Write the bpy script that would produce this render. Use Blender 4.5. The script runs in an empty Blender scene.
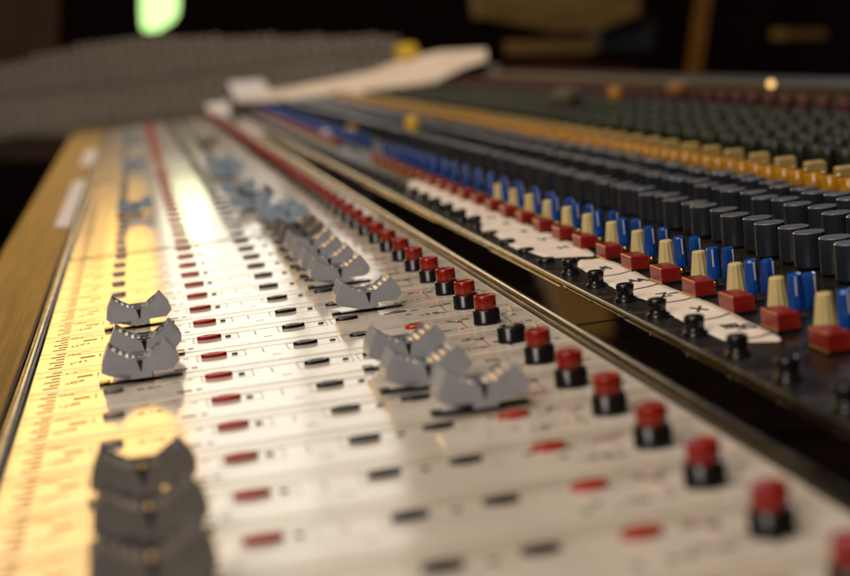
import bpy, bmesh, math, random
from mathutils import Vector, Matrix
random.seed(7)
S = 0.036                       # one channel strip pitch in metres; the code below counts in pitches
sc = bpy.context.scene
col = sc.collection
# ------------------------------------------------------------------ camera
CAM = Vector((1.7342, -8.1635, 2.7304)); F = 1680.158
W_ = (0.1438, -0.1252, 0.1638)
def rodr(w):
    t = math.sqrt(sum(a*a for a in w)); return Matrix.Rotation(t, 3, Vector(w)/t)
RM = rodr(W_)                   # world -> camera axes (x right, y forward, z up)
RT = RM.transposed()
right, fwd, up = RT @ Vector((1,0,0)), RT @ Vector((0,1,0)), RT @ Vector((0,0,1))
cd = bpy.data.cameras.new('camera'); cam = bpy.data.objects.new('camera', cd); col.objects.link(cam)
M3 = Matrix((right, up, -fwd)).transposed()
cam.matrix_world = Matrix.Translation(CAM*S) @ M3.to_4x4()
cd.sensor_width = 36; cd.lens = F/850*36; cd.clip_start = 0.02; cd.clip_end = 60
cd.dof.use_dof = True; cd.dof.focus_distance = 16.4*S
cd.dof.aperture_fstop = cd.lens/(0.20*S*1000)
cd.dof.aperture_blades = 9
sc.camera = cam
def ray(x, y): return RT @ Vector(((x-425)/F, 1, -(y-288)/F))
def at(x, y, V):                # the point of the plane v = V seen at photo pixel x, y
    d = ray(x, y); return CAM + d*((V-CAM.y)/d.y)
# ------------------------------------------------------------------ materials
def mat(name, color, rough=.5, metal=0, spec=.5, noise=0, nscale=40, bump=0, bscale=200, coat=0, coatr=.05,
        emit=None, estr=0, trans=0, sss=0, roughvar=0, stretch=None, c2=None, ior=1.5):
    m = bpy.data.materials.new(name); m.use_nodes = True; nt = m.node_tree; b = nt.nodes['Principled BSDF']
    b.inputs['Base Color'].default_value = (*color, 1); b.inputs['Roughness'].default_value = rough
    b.inputs['Metallic'].default_value = metal; b.inputs['Specular IOR Level'].default_value = spec
    b.inputs['IOR'].default_value = ior
    b.inputs['Coat Weight'].default_value = coat; b.inputs['Coat Roughness'].default_value = coatr
    b.inputs['Transmission Weight'].default_value = trans
    if sss:
        b.inputs['Subsurface Weight'].default_value = sss; b.inputs['Subsurface Scale'].default_value = .002
        b.inputs['Subsurface Radius'].default_value = (1, .4, .2)
    if emit: b.inputs['Emission Color'].default_value = (*emit, 1); b.inputs['Emission Strength'].default_value = estr
    tc = nt.nodes.new('ShaderNodeTexCoord'); mp = nt.nodes.new('ShaderNodeMapping')
    nt.links.new(tc.outputs['Object'], mp.inputs['Vector'])
    if stretch: mp.inputs['Scale'].default_value = stretch
    oi = nt.nodes.new('ShaderNodeObjectInfo'); ad = nt.nodes.new('ShaderNodeVectorMath'); ad.operation = 'ADD'
    nt.links.new(mp.outputs[0], ad.inputs[0]); nt.links.new(oi.outputs['Location'], ad.inputs[1])
    n = nt.nodes.new('ShaderNodeTexNoise'); n.inputs['Scale'].default_value = nscale; n.inputs['Detail'].default_value = 5
    nt.links.new(ad.outputs[0], n.inputs['Vector'])
    if noise or c2:
        cr = nt.nodes.new('ShaderNodeValToRGB')
        lo = c2 if c2 else tuple(c*(1-noise) for c in color)
        cr.color_ramp.elements[0].position = .35; cr.color_ramp.elements[1].position = .65
        cr.color_ramp.elements[0].color = (*lo, 1); cr.color_ramp.elements[1].color = (*color, 1)
        nt.links.new(n.outputs['Fac'], cr.inputs[0]); nt.links.new(cr.outputs[0], b.inputs['Base Color'])
    if roughvar:
        mr = nt.nodes.new('ShaderNodeMapRange'); mr.inputs['To Min'].default_value = max(.02, rough-roughvar)
        mr.inputs['To Max'].default_value = rough+roughvar
        mr.inputs['From Min'].default_value = .35; mr.inputs['From Max'].default_value = .65
        nt.links.new(n.outputs['Fac'], mr.inputs['Value']); nt.links.new(mr.outputs[0], b.inputs['Roughness'])
    if bump:
        n2 = nt.nodes.new('ShaderNodeTexNoise'); n2.inputs['Scale'].default_value = bscale; n2.inputs['Detail'].default_value = 4
        nt.links.new(ad.outputs[0], n2.inputs['Vector'])
        bp = nt.nodes.new('ShaderNodeBump'); bp.inputs['Strength'].default_value = bump; bp.inputs['Distance'].default_value = .0004
        nt.links.new(n2.outputs['Fac'], bp.inputs['Height']); nt.links.new(bp.outputs[0], b.inputs['Normal'])
    return m
M = {}
M['panel'] = mat('cream_enamel', (.73,.665,.575), .11, noise=.10, nscale=60, roughvar=.02, spec=.75, bump=.03, bscale=900)
M['band']  = mat('cream_enamel_band', (.62,.545,.44), .14, noise=.08, nscale=60, spec=.7)
M['ink']   = mat('black_ink', (.015,.010,.008), .5, noise=.4, nscale=300)
M['inkb']  = mat('faded_brown_ink', (.11,.06,.03), .5, noise=.4, nscale=300)
M['inkw']  = mat('pale_ink', (.42,.36,.27), .5, noise=.3, nscale=300)
M['steel'] = mat('brushed_steel', (.21,.205,.195), .24, metal=1, noise=.15, nscale=60, stretch=(4,1,4), roughvar=.05)
M['railm'] = mat('worn_aluminium', (.13,.12,.10), .36, metal=1, noise=.2, nscale=40, stretch=(4,1,4), roughvar=.06)
M['dark']  = mat('dark_painted_metal', (.015,.011,.008), .34, noise=.35, nscale=70, roughvar=.08, bump=.06, bscale=600)
M['well']  = mat('blackened_base', (.006,.005,.005), .7, noise=.3)
M['acryl'] = mat('smoked_acrylic', (.007,.004,.003), .035, noise=.5, nscale=50, roughvar=.03, spec=.5, ior=1.75)
M['cap']   = mat('grey_fader_plastic', (.38,.395,.44), .38, noise=.12, nscale=150, bump=.06, bscale=1200, spec=.45)
M['capd']  = mat('dark_grey_fader_plastic', (.16,.15,.145), .42, noise=.12, nscale=150, spec=.45)
M['teeth'] = mat('pale_ribbed_plastic', (.42,.43,.44), .22, noise=.25, nscale=150, spec=.7)  # lighter than the cap body: window glints on the ribs put into the colour
M['capb']  = mat('blue_grey_fader_plastic', (.33,.42,.54), .42, noise=.12, nscale=150, spec=.45)
M['blackp']= mat('black_plastic', (.010,.009,.009), .22, noise=.2, nscale=200, spec=.5, bump=.03)
M['redcap']= mat('translucent_red_plastic', (.33,.012,.003), .20, noise=.35, nscale=250, sss=.15, spec=.5)
M['redsw'] = mat('dark_red_plastic', (.40,.011,.009), .30, noise=.2, nscale=200, spec=.3)
M['redsw2']= mat('orange_red_plastic', (.42,.03,.008), .25, noise=.2, nscale=200, spec=.6)
M['redsq'] = mat('red_square_plastic', (.27,.010,.008), .33, noise=.2, nscale=160, spec=.5)
M['cream'] = mat('ivory_plastic', (.74,.59,.26), .4, noise=.15, nscale=120, sss=.15, bump=.05)
M['blue']  = mat('blue_plastic', (.006,.075,.38), .22, noise=.2, nscale=160, spec=.6)
M['grey']  = mat('slate_grey_plastic', (.020,.026,.036), .28, noise=.2, nscale=120, spec=.5, bump=.05, bscale=900)
M['rim']  = mat('worn_knob_rim', (.46,.47,.50), .25, metal=.6, noise=.4, nscale=300)  # whitish ring: the glint along the knob edge is painted in
M['alu']   = mat('satin_aluminium_cap', (.17,.19,.23), .26, spec=.9, noise=.2, nscale=200)  # lighter grey stands in for backlight reflected by the knob tops
M['amber'] = mat('amber_plastic', (.52,.235,.010), .16, noise=.3, nscale=200, sss=.1)
M['yelc']  = mat('pale_yellow_plastic', (.55,.38,.13), .45, noise=.2, nscale=120)
M['green'] = mat('dark_green_grey_plastic', (.013,.021,.008), .35, noise=.3, nscale=120)
M['maroon']= mat('maroon_plastic', (.085,.008,.006), .4, noise=.3, nscale=120)
M['white'] = mat('white_paint', (.7,.7,.7), .4)
M['tape']  = mat('white_masking_tape', (.88,.80,.72), .7, noise=.08, nscale=60, bump=.3, bscale=500, c2=(.80,.70,.60))
M['paper'] = mat('white_paper', (.82,.76,.72), .8, noise=.06, nscale=40, bump=.1)
M['sheet'] = mat('cream_paper', (.88,.72,.56), .8, noise=.1, nscale=20)
M['pen']   = mat('black_pen', (.04,.03,.03), .6, noise=.3, nscale=400)
M['yellow']= mat('yellow_plastic', (.75,.48,.02), .5, noise=.1)
M['brass'] = mat('brass', (.8,.5,.2), .2, metal=1, noise=.1)
M['glass'] = mat('clear_bulb', (1,.85,.6), .05, noise=.05, trans=.8)
M['floor'] = mat('dark_carpet', (.006,.005,.005), .9, noise=.4, nscale=30, bump=.3)
M['wall']  = mat('dark_wall', (.050,.016,.010), .85, noise=.4, nscale=4)
M['walll'] = mat('brown_wood_panelling', (.13,.060,.020), .6, noise=.4, nscale=5, stretch=(6,6,1))
M['golden']= mat('golden_wood', (.30,.18,.045), .6, noise=.5, nscale=6, stretch=(1,6,6))
M['post']  = mat('orange_varnished_wood', (.30,.13,.02), .5, noise=.3, nscale=8, stretch=(6,6,1))
M['slate'] = mat('blue_grey_case', (.035,.045,.055), .6, noise=.2)
M['meterb'] = mat('dull_olive_plastic', (.10,.085,.04), .6, noise=.3)
M['wing']  = mat('taupe_panel', (.12,.098,.08), .5, noise=.2, nscale=12)
M['wingk'] = mat('pale_grey_knob_plastic', (.30,.26,.22), .4, noise=.2, nscale=60)
M['glow']  = mat('daylit_window', (.6,.9,.4), .5, noise=.02, emit=(.60,1,.34), estr=1.5)
M['pilot'] = mat('pilot_lamp_glow', (.8,.5,.15), .5, noise=.02, emit=(1,.60,.18), estr=1.6)
# golden armrest wood with a grain that runs the length of the console
def wood():
    m = bpy.data.materials.new('oiled_oak'); m.use_nodes = True; nt = m.node_tree; b = nt.nodes['Principled BSDF']
    tc = nt.nodes.new('ShaderNodeTexCoord'); mp = nt.nodes.new('ShaderNodeMapping'); mp.inputs['Scale'].default_value = (95, 2.0, 95)
    n = nt.nodes.new('ShaderNodeTexNoise'); n.inputs['Scale'].default_value = 3.5; n.inputs['Detail'].default_value = 8; n.inputs['Distortion'].default_value = .6
    cr = nt.nodes.new('ShaderNodeValToRGB')
    for k, (p, c) in enumerate([(.36, (.050,.020,.002)), (.62, (.21,.095,.012))]):
        cr.color_ramp.elements[k].position = p; cr.color_ramp.elements[k].color = (*c, 1)
    mp2 = nt.nodes.new('ShaderNodeMapping'); mp2.inputs['Scale'].default_value = (900, 40, 300)
    n2 = nt.nodes.new('ShaderNodeTexNoise'); n2.inputs['Scale'].default_value = 2; n2.inputs['Detail'].default_value = 3
    nt.links.new(tc.outputs['Object'], mp.inputs[0]); nt.links.new(mp.outputs[0], n.inputs['Vector']); nt.links.new(n.outputs['Fac'], cr.inputs[0])
    nt.links.new(tc.outputs['Object'], mp2.inputs[0]); nt.links.new(mp2.outputs[0], n2.inputs['Vector'])
    mx = nt.nodes.new('ShaderNodeMixRGB'); mx.blend_type = 'MULTIPLY'; mx.inputs['Fac'].default_value = .7
    nt.links.new(cr.outputs[0], mx.inputs[1]); nt.links.new(n2.outputs['Fac'], mx.inputs[2]); nt.links.new(mx.outputs[0], b.inputs['Base Color'])
    bp = nt.nodes.new('ShaderNodeBump'); bp.inputs['Strength'].default_value = .25; bp.inputs['Distance'].default_value = .0005
    nt.links.new(n2.outputs['Fac'], bp.inputs['Height']); nt.links.new(bp.outputs[0], b.inputs['Normal'])
    b.inputs['Roughness'].default_value = .5; b.inputs['Specular IOR Level'].default_value = .22
    return m
M['wood'] = wood()
# ------------------------------------------------------------------ mesh helpers
class MB:
    def __init__(s): s.v = []; s.f = []; s.m = []; s.sm = []
    def add(s, vs, fs, mi=0, smooth=False):
        o = len(s.v); s.v += [tuple(v) for v in vs]
        for f in fs: s.f.append(tuple(i+o for i in f)); s.m.append(mi); s.sm.append(smooth)
    def box(s, x0, x1, y0, y1, z0, z1, mi=0, bev=0):
        if bev:
            b = bev
            r = [(x0,y0),(x1,y0),(x1,y1),(x0,y1)]; q = [(x0+b,y0+b),(x1-b,y0+b),(x1-b,y1-b),(x0+b,y1-b)]
            vs = [(x,y,z0) for x,y in r]+[(x,y,z1-b) for x,y in r]+[(x,y,z1) for x,y in q]
            fs = [(3,2,1,0)]+[(i,(i+1)%4,4+(i+1)%4,4+i) for i in range(4)]+[(4+i,4+(i+1)%4,8+(i+1)%4,8+i) for i in range(4)]+[(8,9,10,11)]
        else:
            vs = [(x,y,z) for z in (z0,z1) for x,y in ((x0,y0),(x1,y0),(x1,y1),(x0,y1))]
            fs = [(3,2,1,0),(4,5,6,7)]+[(i,(i+1)%4,4+(i+1)%4,4+i) for i in range(4)]
        s.add(vs, fs, mi)
    def quad(s, x0, x1, y0, y1, z, mi=0): s.add([(x0,y0,z),(x1,y0,z),(x1,y1,z),(x0,y1,z)], [(0,1,2,3)], mi)
    def lathe(s, prof, seg=20, sx=1, sy=1, cx=0, cy=0, mi=0, flute=0, captop=True, smooth=True, mis=None):
        vs = []
        for r, z in prof:
            for k in range(seg):
                a = 2*math.pi*k/seg; rr = r*(1-flute*(k%2))
                vs.append((cx+rr*math.cos(a)*sx, cy+rr*math.sin(a)*sy, z))
        for j in range(len(prof)-1):
            fs = [(j*seg+k, j*seg+(k+1)%seg, (j+1)*seg+(k+1)%seg, (j+1)*seg+k) for k in range(seg)]
            o = len(s.v) if j == 0 else o
            if j == 0: s.v += vs
            for f in fs: s.f.append(tuple(i+o for i in f)); s.m.append(mis[j] if mis else mi); s.sm.append(smooth and not flute)
        n = len(prof)-1
        if captop: s.f.append(tuple(o+n*seg+k for k in range(seg))); s.m.append(mis[-1] if mis else mi); s.sm.append(False)
    def stroke(s, pts, w, z, mi=0):
        for a, b in zip(pts, pts[1:]):
            a = Vector(a); b = Vector(b); d = (b-a)
            if d.length < 1e-6: continue
            n = Vector((-d.y, d.x)).normalized()*w/2; d = d.normalized()*w*.3
            s.add([(*(a-n-d), z), (*(b-n+d), z), (*(b+n+d), z), (*(a+n-d), z)], [(0,1,2,3)], mi)
    def mesh(s, name, mats):
        me = bpy.data.meshes.new(name); me.from_pydata([(x*S, y*S, z*S) for x,y,z in s.v], [], s.f)
        for m in mats: me.materials.append(m)
        me.polygons.foreach_set('material_index', s.m); me.polygons.foreach_set('use_smooth', s.sm)
        me.update(); return me
def fixn(me):
    bm = bmesh.new(); bm.from_mesh(me); bmesh.ops.recalc_face_normals(bm, faces=bm.faces); bm.to_mesh(me); bm.free(); return me
def ob(name, me, parent=None, loc=(0,0,0), rot=None):
    o = bpy.data.objects.new(name, me); col.objects.link(o); o.location = Vector(loc)*S
    if rot: o.rotation_euler = rot
    if parent: o.parent = parent
    return o
def tag(o, label=None, cat=None, group=None, kind=None):
    if label: o['label'] = label
    if cat: o['category'] = cat
    if group: o['group'] = group
    if kind: o['kind'] = kind
    return o
def depth(p): return (Vector(p)-CAM).dot(fwd)
def visible(p, pad=40):
    q = RM @ (Vector(p)-CAM)
    if q.y < 1: return False
    x = 425+F*q.x/q.y; y = 288-F*q.z/q.y
    return -pad < x < 850+pad and -pad-40 < y < 576+pad+20
# ------------------------------------------------------------------ the console
console = bpy.data.objects.new('mixing_console', None); col.objects.link(console)
console.location = Vector((3, 8, 0))*S
tag(console, 'long cream and black mixing desk with wooden armrest and rows of coloured knobs', 'mixing console')
C0 = Vector((3, 8, 0))
def part(name, me, loc=(0,0,0), parent=None, rot=None):
    o = bpy.data.objects.new(name, me); col.objects.link(o)
    o.parent = parent or console
    o.location = (Vector(loc)-(C0 if parent is None else Vector((0,0,0))))*S
    if rot: o.rotation_euler = rot
    return o
def copy_part(src, loc, rotz=0, jitter=0):
    c = src.copy(); col.objects.link(c); c.location = (Vector(loc)-C0)*S
    if rotz: c.rotation_euler = (0, 0, rotz)
    for ch in kids.get(src.name, []):
        d = ch.copy(); col.objects.link(d); d.parent = c
    return c
kids = {}
V0, V1 = -2.6, 66.4
# base body and armrest
b = MB(); b.box(-.25, 21.5, -6, V1, -3.5, -.07, 0); b.box(.3,21.5,V1,V1+.6,-3.5,.02,0)
part('desk_body', b.mesh('desk_body', [M['well']]))
b = MB()
# armrest: rounded wooden board whose outer edge flares away from the desk
vs = []; fs = []
prof = lambda o: [(o+.05,-.55),(o-.02,-.3),(o,-.05),(o+.05,.03),(o+.14,.06),(.33,.06),(.355,.04),(.355,-.55)]
vv = [-6, 0, 8, 16, 24, 32, 40, 48, 56, 62, 66.6]
for v in vv:
    o = -.62-.0085*max(0, v-10)
    vs += [(x, v, z) for x, z in prof(o)]
n = 8
for j in range(len(vv)-1): fs += [(j*n+k, j*n+k+1, (j+1)*n+k+1, (j+1)*n+k) for k in range(n-1)]
fs += [tuple(range(n)), tuple((len(vv)-1)*n+k for k in range(n))]
b.add(vs, fs); part('armrest', fixn(b.mesh('armrest', [M['wood']])))
def rail(x0, x1, z1, name, m, y0=-6, y1=V1, b_=.03):
    b = MB(); x = [(x0,-.07),(x0,z1-b_),(x0+b_*.4,z1-b_*.3),(x0+b_,z1),(x1-b_,z1),(x1-b_*.4,z1-b_*.3),(x1,z1-b_),(x1,-.07)]
    vs = [(a, y, c) for y in (y0, y1) for a, c in x]; n = len(x)
    b.add(vs, [(k, k+1, n+k+1, n+k) for k in range(n-1)]+[tuple(range(n)), tuple(n+k for k in range(n))], smooth=False)
    return part(name, fixn(b.mesh(name, [m])))
rail(.362, .41, .045, 'edge_rail', M['railm'])
rail(.412, .462, .085, 'edge_rail', M['steel'])
rail(5.085, 5.125, .035, 'channel_rail', M['railm'], b_=.012)
rail(5.127, 5.20, .07, 'channel_rail', M['steel'], b_=.028)
rail(5.725, 5.79, .04, 'upper_rail', M['steel'], b_=.024)
# --- one channel strip: enamel plate with printed band, scale marks, boxes
def dash(b, x, y, w, h, mi, z=.0012, skew=0):
    b.add([(x-w/2,y-h/2-skew,z),(x+w/2,y-h/2+skew,z),(x+w/2,y+h/2+skew,z),(x-w/2,y+h/2-skew,z)], [(0,1,2,3)], mi)
def boxline(b, x0, x1, y0, y1, mi, w=.008, z=.0012):
    for a in ((x0,x1,y0,y0+w),(x0,x1,y1-w,y1),(x0,x0+w,y0+w,y1-w),(x1-w,x1,y0+w,y1-w)): b.quad(*a, z, mi)
def glyph(b, x, y, s, mi, rng, z=.0012):
    # a small figure printed sideways, as on the fader scale
    k = rng.choice('0123456789+-')
    seg = {'0':[(0,0),(1,0),(1,1),(0,1),(0,0)],'1':[(0,.5),(1,.5)],'2':[(1,0),(1,1),(.5,1),(.5,0),(0,0),(0,1)],'3':[(1,0),(1,1),(.5,1),(.5,.3),(.5,1),(0,1),(0,0)],
           '4':[(1,0),(.5,0),(.5,1),(1,1),(0,1)],'5':[(1,1),(1,0),(.5,0),(.5,1),(0,1),(0,0)],'6':[(1,1),(1,0),(0,0),(0,1),(.5,1),(.5,0)],'7':[(1,0),(1,1),(0,.6)],
           '8':[(0,0),(1,0),(1,1),(0,1),(0,0),(.5,0),(.5,1)],'9':[(0,1),(1,1),(1,0),(.5,0),(.5,1)],'+':[(.5,0),(.5,1),(.5,.5),(0,.5),(1,.5)],'-':[(.5,0),(.5,1)]}[k]
    b.stroke([(x+q*s*.7, y+p*s) for p, q in seg], s*.2, z, mi)
def strip_mesh(seed):
    rng = random.Random(seed); b = MB()
    b.box(.475, 5.075, -.589, .389, -.06, 0, 0, bev=.007)
    b.quad(.5, 5.05, .17, .375, .0007, 1)
    b.quad(.5, 5.05, .158, .170, .0009, 3); b.quad(.5, 5.05, -.560, -.552, .0008, 4)
    # fader scale by the edge
    for k, (y, w) in enumerate([(-.42,.13),(-.28,.09),(-.13,.14),(.02,.08),(.17,.13),(.31,.09)]):
        dash(b, .66+.03*(k%2), y, w, .06, 2 if k%2 else 3, skew=rng.uniform(0,.01))
    for k in range(3): glyph(b, .78+.055*k, -.34+.03*k, .07, 2 if k else 3, rng)
    for k in range(2): glyph(b, .76+.06*k, .16, .07, 3, rng)
    dash(b, .95, -.04, .14, .07, 2, skew=.006); b.quad(1.062, 1.074, -.12, .06, .0012, 3)
    dash(b, .93, .28, .10, .022, 3)
    # right of the small fader
    for x in (1.42, 1.50, 1.56): glyph(b, x, -.06, .06, 3, rng)
    dash(b, 1.80, -.40, .12, .06, 2); dash(b, 1.92, -.40, .05, .05, 2)
    dash(b, 1.74, .05, .06, .03, 3); dash(b, 1.86, .08, .05, .03, 2)
    dash(b, 1.45, .28, .12, .02, 3); dash(b, 1.72, .28, .08, .02, 3)
    boxline(b, 1.955, 2.40, -.14, .14, 4); boxline(b, 2.78, 3.26, -.15, .15, 4); boxline(b, 3.30, 3.66, -.15, .15, 4)
    dash(b, 2.56, .0, .012, .2, 4); dash(b, 2.66, -.3, .08, .02, 4)
    # busy printing on the right part of the strip
    for k in range(13):
        x = 3.86+.088*k+rng.uniform(-.015,.015)
        dash(b, x, rng.choice((-.42,-.3,-.2,.0,.1)), rng.uniform(.03,.075), .055, rng.choice((3,3,2,4)))
    for k in range(4): glyph(b, 4.12+.07*k, -.40, .07, 3, rng)
    for k in range(3): glyph(b, 4.24+.07*k, .02, .07, 2, rng)
    for k in range(3): glyph(b, 4.80+.07*k, -.46, .06, 3, rng)
    boxline(b, 4.40, 4.82, -.36, .08, 3, w=.010)
    return b.mesh('channel_strip', [M['panel'], M['band'], M['ink'], M['inkb'], M['inkw']])
sm = [strip_mesh(k) for k in range(6)]
N0, N1 = -2, 66
tilt = {0: (.0, .0), 1: (.0, -.0035), 2: (0, .003), 3: (0, -.002), -1: (0, 0)}
def sect(n): return -1 if n < 1 else (n-1)//16
for n in range(N0, N1):
    o = part('channel_strip', sm[n % 6], (0, n, random.uniform(-.001, .001)))
    t = tilt[min(3, sect(n))][1]+random.uniform(-.0006, .0006)
    o.rotation_euler = (random.uniform(-.0008, .0008), t, 0)
    o.location.z += t*(2.7-0)*S*1.0
# thin dark cover strips between the sections of sixteen
for v in (16.4, 32.4, 48.4):
    b = MB(); b.box(.47, 5.08, v-.02, v+.02, -.05, .012, 0, bev=.006); part('section_joint', b.mesh('section_joint', [M['railm']]))
# --- smoked window between the rails, in lengths
seps = [-6, 4.4, 6.0, 8.2, 11.7, 15.2, 19.2, 23.2, 27.2, 31.2, 35.2, 43.2, 51.2, 59.2, V1]
for a, c in zip(seps, seps[1:]):
    b = MB(); b.box(5.205, 5.715, a+.012, c-.012, -.05, .0, 0, bev=.008)
    part('smoked_window', b.mesh('smoked_window', [M['acryl']]), rot=(0, random.uniform(-.002,.002), 0))
# --- upper panel with module joints and pale index marks
def upper_mesh():
    b = MB(); b.box(5.795, 17.6, -.596, .396, -.06, 0, 0, bev=.005)
    pts = [(5.84, .22), (5.93, .17), (6.02, .20), (6.10, .27)]
    b.stroke(pts, .035, .0012, 1); b.stroke([(5.84,.22),(5.84,.32)], .02, .0012, 1)
    for x in (6.45, 6.98, 7.35, 8.3, 9.0, 9.6): dash(b, x, .05, .05, .07, 1); dash(b, x, -.3, .03, .05, 1)
    return b.mesh('upper_strip', [M['dark'], M['inkb']])
um = upper_mesh()
for n in range(N0, 66): part('upper_strip', um, (0, n, 0))
# ------------------------------------------------------------------ controls
def spread(name, make, spots, stuffmats=None, cap=100):
    """make(parent=None) -> the first part; the nearest hundred are parts, the rest one mesh"""
    spots = [s for s in spots if visible(s[:3])]
    spots.sort(key=lambda s: depth(s[:3]))
    first = make(spots[0])
    out = [first]
    for s in spots[1:cap]: out.append(copy_part(first, s[:3], s[3] if len(s) > 3 else 0))
    rest = spots[cap:]
    if rest:
        me = first.data; vs = [v.co.copy() for v in me.vertices]; fs = [tuple(p.vertices) for p in me.polygons]
        mi = [p.material_index for p in me.polygons]; smo = [p.use_smooth for p in me.polygons]
        V = []; Fc = []; MI = []; SM = []
        for s in rest:
            o = len(V); d = (Vector(s[:3])-C0)*S
            V += [tuple(v+d) for v in vs]; Fc += [tuple(i+o for i in f) for f in fs]; MI += mi; SM += smo
        m2 = bpy.data.meshes.new(name); m2.from_pydata(V, [], Fc)
        for m in me.materials: m2.materials.append(m)
        m2.polygons.foreach_set('material_index', MI); m2.polygons.foreach_set('use_smooth', SM); m2.update()
        o = bpy.data.objects.new(name, m2); col.objects.link(o); o.parent = console; o['kind'] = 'stuff'
    return out
def simple(name, me):
    def mk(s): return part(name, me, s[:3])
    return mk
# tall red-topped push buttons
def button_mesh():
    b = MB(); b.lathe([(.128,0),(.130,.02),(.124,.03),(.124,.128),(.116,.136),(.06,.136)], 22); return b.mesh('push_button', [M['blackp']])
def button_cap():
    b = MB(); b.lathe([(.085,.12),(.101,.137),(.100,.255),(.094,.265),(.075,.266),(.068,.258),(.0001,.258)], 22, captop=False); return b.mesh('button_cap', [M['redcap']])
bmesh_, bcap = button_mesh(), button_cap()
def mk_tall(s):
    o = part('push_button', bmesh_, s[:3]); c = ob('button_cap', bcap, o); kids[o.name] = [c]; return o
spread('push_button', mk_tall, [(4.615+random.uniform(-.008,.008), n-.156-.115+random.uniform(-.012,.012), 0, random.uniform(0,6)) for n in range(-2, 66) if n != 6])
o = part('push_button', bmesh_, (4.615, 6-.27, 0)); o['label'] = 'black push button whose red cap is missing'
b = MB(); b.lathe([(.05,.12),(.045,.15),(.0001,.155)], 12, captop=False); ob('button_stem', b.mesh('button_stem', [M['glass']]), o)
for n in (6, 7):
    b = MB(); b.lathe([(.028,0),(.028,.02),(.02,.04),(.0001,.048)], 12, captop=False)
    part('indicator_bulb', b.mesh('indicator_bulb', [M['glass']]), (4.93, n+.22, 0))
# low rocker pucks
def puck(name, rx, ry, h, m, dish=.006):
    b = MB(); b.lathe([(1,0),(1,h*.75),(.93,h),(.80,h*.97),(.4,h-dish),(.0001,h-dish)], 24, sx=rx, sy=ry, captop=False); return b.mesh(name, [m])
j = lambda a=.01: random.uniform(-a, a)
p_red = puck('red_switch', .118, .055, .034, M['redsw'])
spread('red_switch', simple('red_switch', p_red), [(2.108+j(), n+.016+j(), 0, j(.08)) for n in range(N0, 66)])
p_blk = puck('black_switch', .112, .052, .034, M['blackp'])
spread('black_switch', simple('black_switch', p_blk), [(2.942+j(), n+j(), 0, j(.08)) for n in range(N0, 66)])
p_b2 = puck('round_switch', .112, .060, .028, M['blackp'])
spread('round_switch', simple('round_switch', p_b2), [(3.47+j(), n+.03+j(), 0, j(.08)) for n in range(N0, 66)])
p_gr = puck('dark_oval_switch', .085, .075, .034, M['capd'], .0)
spread('dark_oval_switch', simple('dark_oval_switch', p_gr), [(1.215+j(), n+.0+j(.02), 0) for n in range(N0, 66) if n not in (7,8,9)])
p_r2 = puck('orange_switch', .115, .075, .034, M['redsw2'])
spread('orange_switch', simple('orange_switch', p_r2), [(4.0+j(), n+.03+j(), 0) for n in (-1,0,1,2,3,6,7,19,21)])
p_br = puck('flush_switch', .085, .05, .010, M['inkb'])
spread('flush_switch', simple('flush_switch', p_br), [(4.0+j(.03), n+.03+j(), 0) for n in range(N0, 66) if n not in (-1,0,1,2,3,6,7,19,21)])
p_led = puck('status_lamp', .028, .018, .014, M['ink'], 0)
spread('status_lamp', simple('status_lamp', p_led), [(2.30+j(.006), n-.01, 0) for n in range(N0, 34)]+[(3.20+j(.006), n-.01, 0) for n in range(N0, 34)])
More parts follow.
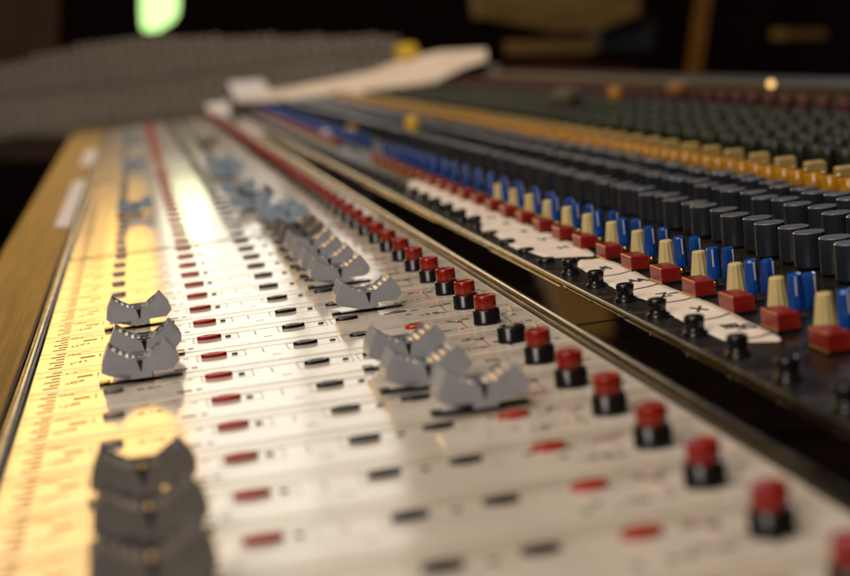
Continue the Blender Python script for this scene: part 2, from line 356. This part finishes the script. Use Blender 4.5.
# ------------------------------------------------------------------ fader caps
def cap_profile():
    top = []
    K = 28
    for k in range(K+1):
        t = k/K; x = -.245+.47*t
        base = .205+.128*abs((x-.0)/.24)**1.7
        top.append((x, base))
    return top
def fader_meshes(body):
    top = cap_profile()
    outL = [(-.335,.135), (-.318,.22), (-.262,.325), (-.250,.342)]
    outR = [(.235,.335), (.250,.322), (.322,.215), (.338,.155), (.275,.092)]
    bot = [(.09,.09), (.09,.045), (-.09,.045), (-.09,.09), (-.275,.10)]
    b = MB()
    def slab(y0, y1, dz, teeth):
        tp = []
        for k, (x, z) in enumerate(top[1:-1]):
            zz = z-dz
            if teeth: zz -= .019*(k % 3 == 0)+.005*(k % 3 == 1)
            tp.append((x, zz))
        ring = outL + tp + outR + bot
        n = len(ring); vs = [(x, y0, z) for x, z in ring]+[(x, y1, z) for x, z in ring]
        # fill the outline as vertical strips so that the concave top stays clean
        fs = [(k, (k+1)%n, n+(k+1)%n, n+k) for k in range(n)]
        b.add(vs, fs, 1 if teeth else 0); o = len(b.v)-2*n
        bm = bmesh.new(); bv = [bm.verts.new((x, 0, z)) for x, z in ring]; bm.faces.new(bv)
        bmesh.ops.triangulate(bm, faces=bm.faces[:]); bm.verts.index_update()
        tri = [tuple(v.index for v in f.verts) for f in bm.faces]; bm.free()
        for t in tri:
            b.f.append(tuple(o+i for i in t)); b.m.append(0); b.sm.append(False)
            b.f.append(tuple(o+n+i for i in reversed(t))); b.m.append(0); b.sm.append(False)
    slab(-.17, -.145, 0, False); slab(-.145, .145, .008, True); slab(.145, .17, 0, False)
    body_m = fixn(b.mesh('fader_cap', [body, M['teeth'] if body is M['cap'] else body]))
    p = MB(); p.add([(-.026,-.1725,.203), (.026,-.1725,.203), (.004,-.1725,.105), (-.004,-.1725,.105), (-.026,-.169,.203), (.026,-.169,.203), (.004,-.169,.105), (-.004,-.169,.105)],
                    [(0,1,2,3),(4,7,6,5),(0,4,5,1),(1,5,6,2),(2,6,7,3),(3,7,4,0)])
    p.box(-.012, .012, -.11, .11, .196, .199)
    pm = fixn(p.mesh('pointer_line', [M['blackp']]))
    s_ = MB(); s_.box(-.085, -.06, -.02, .02, -.02, .05); s_.box(.06, .085, -.02, .02, -.02, .05); s_.box(-.10, .10, -.10, .10, .035, .085)
    st = s_.mesh('stem', [M['steel']])
    sl = MB(); sl.box(-.35, .35, -.05, .04, -.01, .018, 0, bev=.010); sl.box(-.37, -.28, -.06, .08, 0, .03, 0, bev=.01)
    slm = sl.mesh('fader_slot', [M['blackp']])
    return body_m, pm, st, slm
FM = {k: fader_meshes(M[k]) for k in ('cap', 'capd', 'capb')}
def fader(u, v, kind='cap', rz=0, ry=0):
    bm_, pm, st, slm = FM[kind]
    o = part('fader_cap', bm_, (u, v, .0), rot=(0, ry, rz))
    ob('pointer_line', pm, o); ob('stem', st, o)
    part('fader_slot', slm, (u, v, .0))
    return o
for v, k in ((9.4,'cap'),(7.4,'cap'),(6.4,'cap'),(2.4,'capd'),(1.4,'capd'),(.4,'capd'),(22.4,'capb'),(35.4,'capb'),(49.4,'capb'),(-.6,'capd')):
    fader(1.46+(.05 if v == 7.4 else 0)+(.03 if v in (1.4,.4) else 0), v, k, random.uniform(-.03,.03))
for v, k, u in ((8.4,'cap',3.73),(10.4,'cap',3.69),(11.4,'cap',3.69),(12.4,'cap',3.67),(13.4,'cap',3.69),(14.4,'capd',3.70),(15.4,'capd',3.70),(17.4,'capb',3.76),(18.4,'capb',3.70),
                (20.4,'capb',3.42),(21.4,'capd',3.55),(23.4,'capb',3.40),(28.4,'capb',3.48),(29.4,'capb',3.45),(31.4,'capb',3.42),(41.4,'capd',3.6),(5.4,'cap',3.64),(4.4,'cap',3.63),(3.4,'cap',3.86)):
    fader(u, v, k, random.uniform(-.03,.03), random.uniform(-.01,.01))
# ------------------------------------------------------------------ upper panel controls
def blkbtn(h):
    b = MB(); b.lathe([(.105,0),(.105,.03),(.08,.04),(.076,h*.5),(.082,h*.6),(.086,h*.94),(.078,h),(.05,h+.005),(.0001,h)], 20, captop=False); return b.mesh('black_button', [M['blackp']])
bh, bl = blkbtn(.165), puck('black_button', .10, .10, .05, M['blackp'])
hi = [s for s in range(-2, 66) if not 9 < s < 13.5]
spread('black_button', simple('black_button', bh), [(5.97+j(.006), n-.13, 0, random.uniform(0,6)) for n in hi])
for n in (10, 11, 12, 13): part('low_button', bl, (5.97, n-.06, 0))
b = MB(); b.box(-.095, .095, 0, .37, 0, .165, 0, bev=.010); sq = b.mesh('square_button', [M['redsq']])
b = MB(); b.box(-.105, .105, -.01, .38, 0, .03, 0, bev=.006); sqb = b.mesh('button_frame', [M['blackp']])
def mk_sq(s):
    o = part('square_button', sq, s[:3]); c = ob('button_frame', sqb, o); kids[o.name] = [c]; return o
spread('square_button', mk_sq, [(6.60+j(.005), n+.41+j(.01), 0) for n in list(range(-3, 28))+list(range(34, 62))])
def knob(name, prof, seg, m, flute=.0, extra=None):
    b = MB(); b.lathe(prof, seg, flute=flute, captop=False, mis=extra)
    return b
b = knob('cream_knob', [(.100,0),(.105,.02),(.066,.305),(.056,.318),(.0001,.318)], 24, None, flute=.07)
cream = b.mesh('cream_knob', [M['cream']])
pl = MB(); pl.box(-.005, .005, -.05, -.02, .3185, .3215); plm = pl.mesh('pointer_line', [M['white']])
def mk_cream(s):
    o = part('cream_knob', cream, s[:3]); c = ob('pointer_line', plm, o); kids[o.name] = [c]; return o
creams = [n for n in range(-2, 17)]
spread('cream_knob', mk_cream, [(6.84+j(.006), n+.244, 0, j(.5)) for n in creams])
b = knob('blue_knob', [(.045,.07),(.066,.075),(.070,.12),(.062,.355),(.052,.375),(.02,.384),(.0001,.384)], 20, None, flute=.05)
blue = b.mesh('blue_knob', [M['blue']])
pl = MB(); pl.box(-.006, .006, -.0700, -.055, .2, .36); plb = pl.mesh('pointer_line', [M['white']])
b = MB(); b.lathe([(.03,0),(.03,.11)], 12); shaft = b.mesh('brass_shaft', [M['brass']])
def mk_blue(s):
    o = part('blue_knob', blue, s[:3]); c = ob('pointer_line', plb, o); d = ob('brass_shaft', shaft, o); kids[o.name] = [c, d]; return o
bs = []
for n in range(-2, 64):
    if 27 < n < 32: continue
    bs.append((6.87+j(.006), n+.90, 0.01, j(.4))); bs.append((7.15+j(.008), n+.27, -.07, .3+j(.3)))
spread('blue_knob', mk_blue, bs)
b = MB(); b.lathe([(.06,0),(.06,.03),(.150,.035),(.160,.06),(.155,.374)], 28, captop=False, mis=[0]*5)
b.lathe([(.155,.374),(.150,.382)], 28, captop=False, mi=2, smooth=False); b.lathe([(.150,.382),(.138,.380),(.0001,.380)], 28, captop=False, mi=1, smooth=False)
for k in range(7):
    a = -2.2+k*.21
    b.add([(.1585*math.cos(a+q), .1585*math.sin(a+q), z) for q, z in ((-.02,.08),(.02,.08),(.02,.35),(-.02,.35))], [(0,1,2,3)], 3)
greyk = b.mesh('grey_knob', [M['grey'], M['alu'], M['rim'], M['well']])
pl = MB(); pl.box(-.006, .006, -.122, -.100, .09, .33); plg = pl.mesh('pointer_line', [M['dark']])
gs = []
for n in range(-3, 65):
    for u, du in ((7.93, 0), (8.70, .1), (9.28, .0)):
        gs.append((u+j(.012), n+.17+du, j(.012)-.012, j(.3))); gs.append((u+.05+j(.012), n+.66+du, j(.012)-.012, j(.3)))
spread('grey_knob', simple('grey_knob', greyk), gs)
b = MB(); b.lathe([(.13,0),(.14,.03),(.135,.22),(.135,.23),(.13,.40),(.115,.415),(.0001,.41)], 20, captop=False, mis=[1,1,1,0,0,0]); amb = b.mesh('amber_knob', [M['amber'], M['maroon']])
spread('amber_knob', simple('amber_knob', amb), [(9.87+j(.01)+q*.03, n+.1+q, 0) for n in range(0, 65) for q in (0,.5)])
b = MB(); b.box(-.12, .12, -.09, .09, 0, .44, 0, bev=.02); yel = b.mesh('yellow_square_knob', [M['yelc']])
spread('yellow_square_knob', simple('yellow_square_knob', yel), [(10.3+j(.01), n+.62, 0) for n in range(0, 65)])
b = MB(); b.lathe([(.06,0),(.13,.03),(.12,.33),(.10,.36),(.0001,.355)], 16, captop=False); gk = b.mesh('green_grey_knob', [M['green']])
ds = []
for r, u in enumerate((11.5, 12.15, 12.8, 13.5, 14.2)):
    for n in range(4, 65): ds.append((u+j(.02), n+.1*r, 0)); ds.append((u+.05+j(.02), n+.5+.1*r, 0))
spread('green_grey_knob', simple('green_grey_knob', gk), ds)
b = MB(); b.lathe([(.08,0),(.16,.03),(.14,.36),(.12,.4),(.0001,.4)], 14, captop=False); mk = b.mesh('maroon_knob', [M['maroon']])
spread('maroon_knob', simple('maroon_knob', mk), [(15.3+j(.02)+r*.5, n+.2*r, 0) for n in range(10, 65) for r in (0, 1)])
# low olive meter bridge at the back of the desk
b = MB(); b.box(17.2, 18.6, -2, V1, -.05, .40, 0, bev=.05); part('meter_bridge', b.mesh('meter_bridge', [mat('olive_painted_bridge', (.035,.026,.012), .5, noise=.5, nscale=15)]))
# ------------------------------------------------------------------ masking tape with pen marks, stuck on the upper panel
def tape(name, outline, v_lo, v_hi, marks, label, seed):
    rng = random.Random(seed); b = MB()
    # outline: list of (v, u_left, u_right)
    rows = []
    N = 70
    for k in range(N+1):
        v = v_lo+(v_hi-v_lo)*k/N
        for a, c in zip(outline, outline[1:]):
            if a[0] <= v <= c[0]:
                t = (v-a[0])/(c[0]-a[0]); ul = a[1]+(c[1]-a[1])*t; ur = a[2]+(c[2]-a[2])*t; break
        ul += rng.uniform(-.008,.008); ur += rng.uniform(-.005,.005)
        rows.append((v, ul, ur))
    K = 6
    def z(v, t): return .014+.005*math.sin(v*1.9+seed)+.004*math.sin(v*4.1+t*3)+.006*(t-.5)**2*4*abs(math.sin(v*.8))
    vs = []; fs = []
    for v, ul, ur in rows:
        for q in range(K+1):
            t = q/K; vs.append((ul+(ur-ul)*t, v, z(v, t)))
    for k in range(N):
        for q in range(K):
            a = k*(K+1)+q; fs.append((a, a+1, a+K+2, a+K+1))
    b.add(vs, fs, 0, True)
    for pts, w in marks:
        for p0, p1 in zip(pts, pts[1:]):
            L = max(2, int((Vector(p1)-Vector(p0)).length/.04))
            for i in range(L):
                a = Vector(p0).lerp(Vector(p1), i/L); c = Vector(p0).lerp(Vector(p1), (i+1)/L); d = (c-a).normalized(); n_ = Vector((-d.y, d.x))*w/2
                q = []
                for P in (a-n_-d*w*.3, c-n_+d*w*.3, c+n_+d*w*.3, a+n_-d*w*.3):
                    q.append((P.x, P.y, .0605+0*P.x))
                # follow the tape's surface
                q = [(x, y, ztape(rows, x, y, z)+.006) for x, y, _ in q]
                b.add(q, [(0,1,2,3)], 1)
    me = b.mesh(name, [M['tape'], M['pen']])
    o = ob(name, me); sol = o.modifiers.new('thickness', 'SOLIDIFY'); sol.thickness = .00012; sol.offset = -1
    return o
def ztape(rows, x, y, z):
    best = min(rows, key=lambda r: abs(r[0]-y)); t = (x-best[1])/(best[2]-best[1]); return z(y, t)
def letters(n, v, u, s):
    # handwriting that reads along the strip: short pen strokes
    L = {'M':[[(0,0),(1,.25),(.35,.5),(1,.75),(0,1)]], 'A':[[(0,0),(1,.5),(0,1)],[(.35,.2),(.35,.8)]], 'X':[[(0,0),(1,1)],[(0,1),(1,0)]],
         'Z':[[(1,0),(1,1),(0,0),(0,1)]], 'B':[[(0,0),(1,0),(1,.6),(.5,.6),(.5,0),(.5,.8),(0,.8),(0,0)]], 'R':[[(0,0),(1,0),(1,.7),(.5,.7),(.5,0),(0,.8)]],
         '3':[[(1,0),(1,.8),(.5,.4),(.5,.8),(.1,.9),(0,0)]], 'V':[[(1,0),(0,.5),(1,1)]], 'N':[[(0,0),(1,0),(0,1),(1,1)]], 'H':[[(0,0),(1,0)],[(0,1),(1,1)],[(.5,0),(.5,1)]],
         'S':[[(.9,.9),(1,.3),(.7,0),(.4,.8),(0,.7),(.1,0)]], '-':[[(.5,0),(.6,.5),(.45,1)]]}
    out = []; 
    for i, ch in enumerate(n):
        for st in L[ch]: out.append(([(u+(i+q)*s*.55+ (0), v+p*s*1.25) for p, q in st], .026))
    return out
mk2 = []
for n, t in ((4,'--'),(5,'3S'),(6,'X'),(7,'Z-'),(8,'AA'),(9,'M')):
    mk2 += letters(t, n-.36+.1, 6.29, .16)
    if n > 4: mk2.append(([(6.05, n+.40-1+.02), (6.2, n+.36-1), (6.35, n+.38-1), (6.47, n+.44-1)], .022))
mk2 += letters('BR', 4.86, 6.24, .13)
t2 = tape('masking_tape', [(4.15,6.40,6.42),(4.3,6.17,6.46),(4.5,6.05,6.48),(5.5,6.04,6.50),(6.6,6.10,6.52),(7.4,6.07,6.50),(8.5,6.09,6.54),(9.3,6.14,6.52),(9.62,6.28,6.50)], 4.15, 9.62, mk2,
          '', 3)
tag(t2, 'nearer white tape with black pen letters, ending in a point beside the red buttons', 'tape', 'masking tape on the desk')
mk1 = []
for n, t in ((11,'H'),(12,'V-'),(13,'3'),(14,'S'),(15,'N'),(16,'-')):
    mk1 += letters(t, n-.3, 6.34, .15)
t1 = tape('masking_tape', [(9.85,6.40,6.50),(10.1,6.02,6.55),(10.6,6.00,6.56),(11.2,5.92,6.60),(11.9,5.95,6.60),(12.8,6.0,6.62),(13.2,5.93,6.56),(14.5,6.12,6.58),(17.6,6.14,6.60),(18.2,6.0,6.66),(20.4,5.98,6.70),(21.4,6.2,6.74),(22.1,6.55,6.78)], 9.85, 22.1, mk1, '', 1)
tag(t1, 'farther white tape with faint pen marks and a wavy torn edge', 'tape', 'masking tape on the desk')
# ------------------------------------------------------------------ things lying on the desk
def slab_poly(name, pts, th, m, smooth=False):
    """pts: world points (pitches) of a face; extruded down its normal by th"""
    P = [Vector(p) for p in pts]; c = sum(P, Vector())/len(P)
    nrm = Vector((0,0,0))
    for a, q in zip(P, P[1:]+P[:1]): nrm += a.cross(q)
    nrm.normalize()
    if nrm.dot(CAM-c) < 0: nrm = -nrm
    b = MB(); n = len(P); b.add([p-c for p in P]+[p-c-nrm*th for p in P], [tuple(range(n)), tuple(range(2*n-1, n-1, -1))]+[(k, (k+1)%n, n+(k+1)%n, n+k) for k in range(n)])
    return ob(name, fixn(b.mesh(name, [m])), None, c)
def rest(x, y, z):              # the point of the level z seen at photo pixel x, y
    d = ray(x, y); return CAM + d*((z-CAM.z)/d.z)
tag(slab_poly('label_card', [(.06,21.3,.075),(.33,21.0,.075),(.33,32.4,.075),(.02,32.6,.075)], .012, M['paper']), 'long blank white label card lying on the wooden armrest', 'card', 'label cards on the armrest')
tag(slab_poly('label_card', [(.0,38.5,.075),(.33,38.4,.075),(.33,46.5,.075),(-.06,46.8,.075)], .012, M['paper']), 'short white label card at the far end of the wooden armrest', 'card', 'label cards on the armrest')
# far right-angled wing of the desk: an inclined panel full of small knobs
PZ, PV, PK = .2, 67.6, 1.45
def wingpt(x, y, off=0.):       # the point of the wing's inclined face seen at photo pixel x, y
    d = ray(x, y); t = (PV+PK*(CAM.z-PZ)-off-CAM.y)/(d.y-PK*d.z); return CAM+d*t
outline = [(-60,150),(20,136),(110,136),(205,122),(300,100),(395,80),(400,36),(300,37),(140,37),(60,50),(-60,84)]
wp = [wingpt(x, y) for x, y in outline]
wing = slab_poly('wing_console', wp, .6, M['wing'])
tag(wing, 'far taupe console wing, a blurred sloping panel covered in small pale knobs', 'mixing console')
wc = sum(wp, Vector())/len(wp)
def inside(x, y, poly):
    r = False
    for (x0, y0), (x1, y1) in zip(poly, poly[1:]+poly[:1]):
        if (y0 > y) != (y1 > y) and x < x0+(x1-x0)*(y-y0)/(y1-y0): r = not r
    return r
pu = [(p.x, p.z) for p in wp]
ax = math.atan2(1, PK)
spots = []
for r in range(0, 17):
    z = .26+r*.27
    for c in range(-30, 90):
        u = -13+c*.52+(.06*(r%2))
        if r in (5,): continue
        if inside(u, z, pu) and inside(u-.3, z, pu) and inside(u+.3, z, pu) and inside(u, z+.12, pu): spots.append((u, PV+PK*(z-PZ), z))
spots.sort(key=lambda s: depth(s))
b = MB(); b.lathe([(.15,-.05),(.14,.22),(.11,.26),(.0001,.26)], 12, captop=False); wk = b.mesh('wing_knob', [M['wingk']])
first = None
def wing_part(name, me, p):
    o = bpy.data.objects.new(name, me); col.objects.link(o); o.parent = wing; o.location = (Vector(p)-wc)*S; o.rotation_euler = (ax, 0, 0); return o
near = sorted(spots, key=lambda s: depth(s))
for s in near[:100]: wing_part('small_knob', wk, s)
R3 = Matrix.Rotation(ax, 3, 'X'); vs = [R3 @ v.co for v in wk.vertices]; fs = [tuple(p.vertices) for p in wk.polygons]
VV, FF = [], []
for s in near[100:]:
    o_ = len(VV); d = (Vector(s)-wc)*S; VV += [tuple(v+d) for v in vs]; FF += [tuple(i+o_ for i in f) for f in fs]
if VV:
    m2 = bpy.data.meshes.new('small_knob'); m2.from_pydata(VV, [], FF); m2.materials.append(M['wingk']); m2.update()
    o = bpy.data.objects.new('small_knob', m2); col.objects.link(o); o.parent = wing; o['kind'] = 'stuff'
# long script sheet leaning on the foot of the wing
sh = [(236,99),(275,90),(330,80),(372,71),(400,60),(440,51),(486,49),(487,60),(462,68),(430,84),(402,97),(370,99),(310,99),(262,101)]
o = slab_poly('paper_sheet', [wingpt(x, y, 1.0) for x, y in sh], .05, M['sheet'])
tag(o, 'long cream paper sheet lying across the foot of the far wing', 'paper')
o = slab_poly('note_card', [wingpt(x, y, .9) for x, y in ((228,82),(262,80),(272,92),(262,102),(236,102))], .05, M['paper']); tag(o, 'pale blurred card left of the long cream sheet', 'card')
o = slab_poly('note_card', [wingpt(x, y, 1.1) for x, y in ((206,104),(228,101),(230,114),(208,117))], .05, M['paper']); tag(o, 'small white blurred card at the far end of the cream fader panel', 'card')
def blob(name, c, r, m, label, cat, group=None, h=None):
    b = MB(); h = h or r*1.3; b.lathe([(r*.9,0),(r,h*.2),(r*.9,h*.75),(r*.6,h),(.0001,h)], 18, captop=False)
    o = ob(name, b.mesh(name, [m]), None, c); return tag(o, label, cat, group)
p = rest(352, 137, .02); blob('yellow_marker_cap', p, .16, M['yellow'], 'yellow plastic cap on the black panel at the far end of the blue knobs', 'cap', h=.30)
p = rest(413, 130, .38); blob('yellow_marker_cap', p, .19, M['yellow'], 'yellow plastic cap standing on the far grey knobs', 'cap', h=.32)
p = wingpt(407, 60, .6); blob('yellow_marker_cap', p, .60, M['yellow'], 'large yellow cap standing at the upper edge of the long cream sheet', 'cap', h=.75)
p = rest(327, 137, .02); blob('white_marker_cap', p, .2, M['white'], 'small white cap left of the yellow one at the far end of the blue knobs', 'cap', h=.2)
# ------------------------------------------------------------------ the room behind
b = MB(); b.box(-260, 320, -60, 262, -21, -20); o = ob('floor', b.mesh('floor', [M['floor']])); tag(o, kind='structure')
b = MB(); b.box(-260, 320, 260, 264, -20, 110); o = ob('back_wall', b.mesh('back_wall', [M['wall']])); tag(o, kind='structure')
def board(name, pix, V, th, m, label, cat):
    o = slab_poly(name, [at(x, y, V) for x, y in pix], th, m); return tag(o, label, cat)
board('wood_panel', [(-40,160),(57,160),(57,-60),(-40,-60)], 150, 2, M['walll'], 'dark brown wooden panel standing behind the far wing at left', 'panel')
w = board('lit_window', [(141,14),(142,27),(147,31),(159,30),(174,20),(178,12),(180,-24),(141,-24)], 150, 1.0, M['glow'], 'small bright greenish white window above the far wing', 'window')
board('wooden_shelf', [(478,17),(520,24),(560,32),(600,29),(640,15),(640,-60),(556,-140),(556,-262),(505,-256),(494,-140),(470,-60)], 120, 2, M['golden'], 'curved golden wooden board at the top edge of the dark background', 'shelf')
board('wooden_ledge', [(508,41),(592,39),(594,53),(510,54)], 118, 1.5, M['golden'], 'straight narrow golden wooden ledge under the curved board', 'ledge')
board('equipment_case', [(600,50),(652,50),(655,20),(600,22)], 124, 4, M['slate'], 'blue grey equipment case right of the golden ledge', 'case')
board('wooden_post', [(690,80),(700,80),(719,-60),(709,-60)], 110, 1.2, M['post'], 'leaning orange wooden post in the dark background', 'post')
board('wooden_box', [(786,29),(826,29),(826,39),(786,39)], 116, 3, M['golden'], 'small dim wooden box in the upper right background', 'box')
board('cloth', [(470,100),(640,110),(640,70),(560,62),(500,66)], 100, 2, M['maroon'], 'dark red folded cloth behind the desk, right of the cream sheet', 'cloth')
q = rest(771, 84, .50); b = MB(); b.lathe([(.085*math.cos(a), .085*math.sin(a)) for a in [(-1+2*k/8)*1.5707 for k in range(9)]], 16, captop=False)
tag(ob('pilot_lamp', b.mesh('pilot_lamp', [M['pilot']]), None, q), 'small glowing amber pilot lamp behind the black knob rows', 'lamp')
blob('marker_cap', rest(678, 94, .4), .3, M['post'], 'blurred orange cap on the dark knobs near the leaning post', 'cap', h=.3)
blob('marker_cap', rest(616, 100, .4), .2, M['amber'], 'small blurred yellow cap left of the orange one on the dark knobs', 'cap', h=.35)
blob('marker_cap', rest(566, 104, .4), .4, M['meterb'], 'wide blurred beige cap at the left end of the dark knobs', 'cap', h=.4)
# ------------------------------------------------------------------ lamps
def area(name, loc, target, sx, sy, power, colr, spread=None):
    ld = bpy.data.lights.new(name, 'AREA'); ld.shape = 'RECTANGLE'; ld.size = sx*S; ld.size_y = sy*S; ld.energy = power; ld.color = colr
    if spread: ld.spread = spread
    o = bpy.data.objects.new(name, ld); col.objects.link(o); o.location = Vector(loc)*S
    o.rotation_euler = (Vector(target)-Vector(loc)).to_track_quat('-Z', 'Y').to_euler(); return o
area('warm_room_lamp', (-13, 150, 34), (2, 10, 0), 30, 44, 18, (1, .54, .11))
area('window_light', (8, 152, 30), (2.5, 14, 0), 12, 36, 3.2, (1, .95, .80))
area('window_edge_light', (18.5, 152, 32), (2.5, 14, 0), 8, 34, 1.5, (1, .92, .78))  # added weaker light, grades the hard edge of the window_light reflection
area('side_window_light', (5.0, 150, 9.5), (2.5, 24, 0), 4, 10, .5, (1, 1, .50))
area('ceiling_lamp', (-8, 12, 56), (3, 9, 0), 36, 36, 23, (1, .83, .66))
area('cool_window_light', (62, 95, 34), (8, 12, 0), 8, 12, 6, (.66, .80, 1))
area('front_lamp', (-30, -30, 30), (3, 10, 0), 24, 24, 18, (1, .88, .78))  # unseen fill, added because the backlit fader caps came out too dark
area('shelf_lamp', (33, 106, 25), (33, 120, 17), 5, 5, 1.3, (1, .72, .30))  # added light on the board's upper part, brightens its reflection in the acrylic
area('wing_lamp', (16, 52, 26), (10, 69, 1), 14, 14, 4.5, (1, .86, .72))  # added fill that brightens the paper sheet and the far wing
w = bpy.data.worlds.new('World'); sc.world = w; w.use_nodes = True
w.node_tree.nodes['Background'].inputs[0].default_value = (.9, .72, .55, 1); w.node_tree.nodes['Background'].inputs[1].default_value = .018
vs_ = sc.view_settings; vs_.view_transform = 'Standard'; vs_.look = 'None'; vs_.exposure = .18; vs_.gamma = 1
sc.cycles.use_denoising = True
sc.cycles.max_bounces = 8; sc.cycles.sample_clamp_indirect = 8
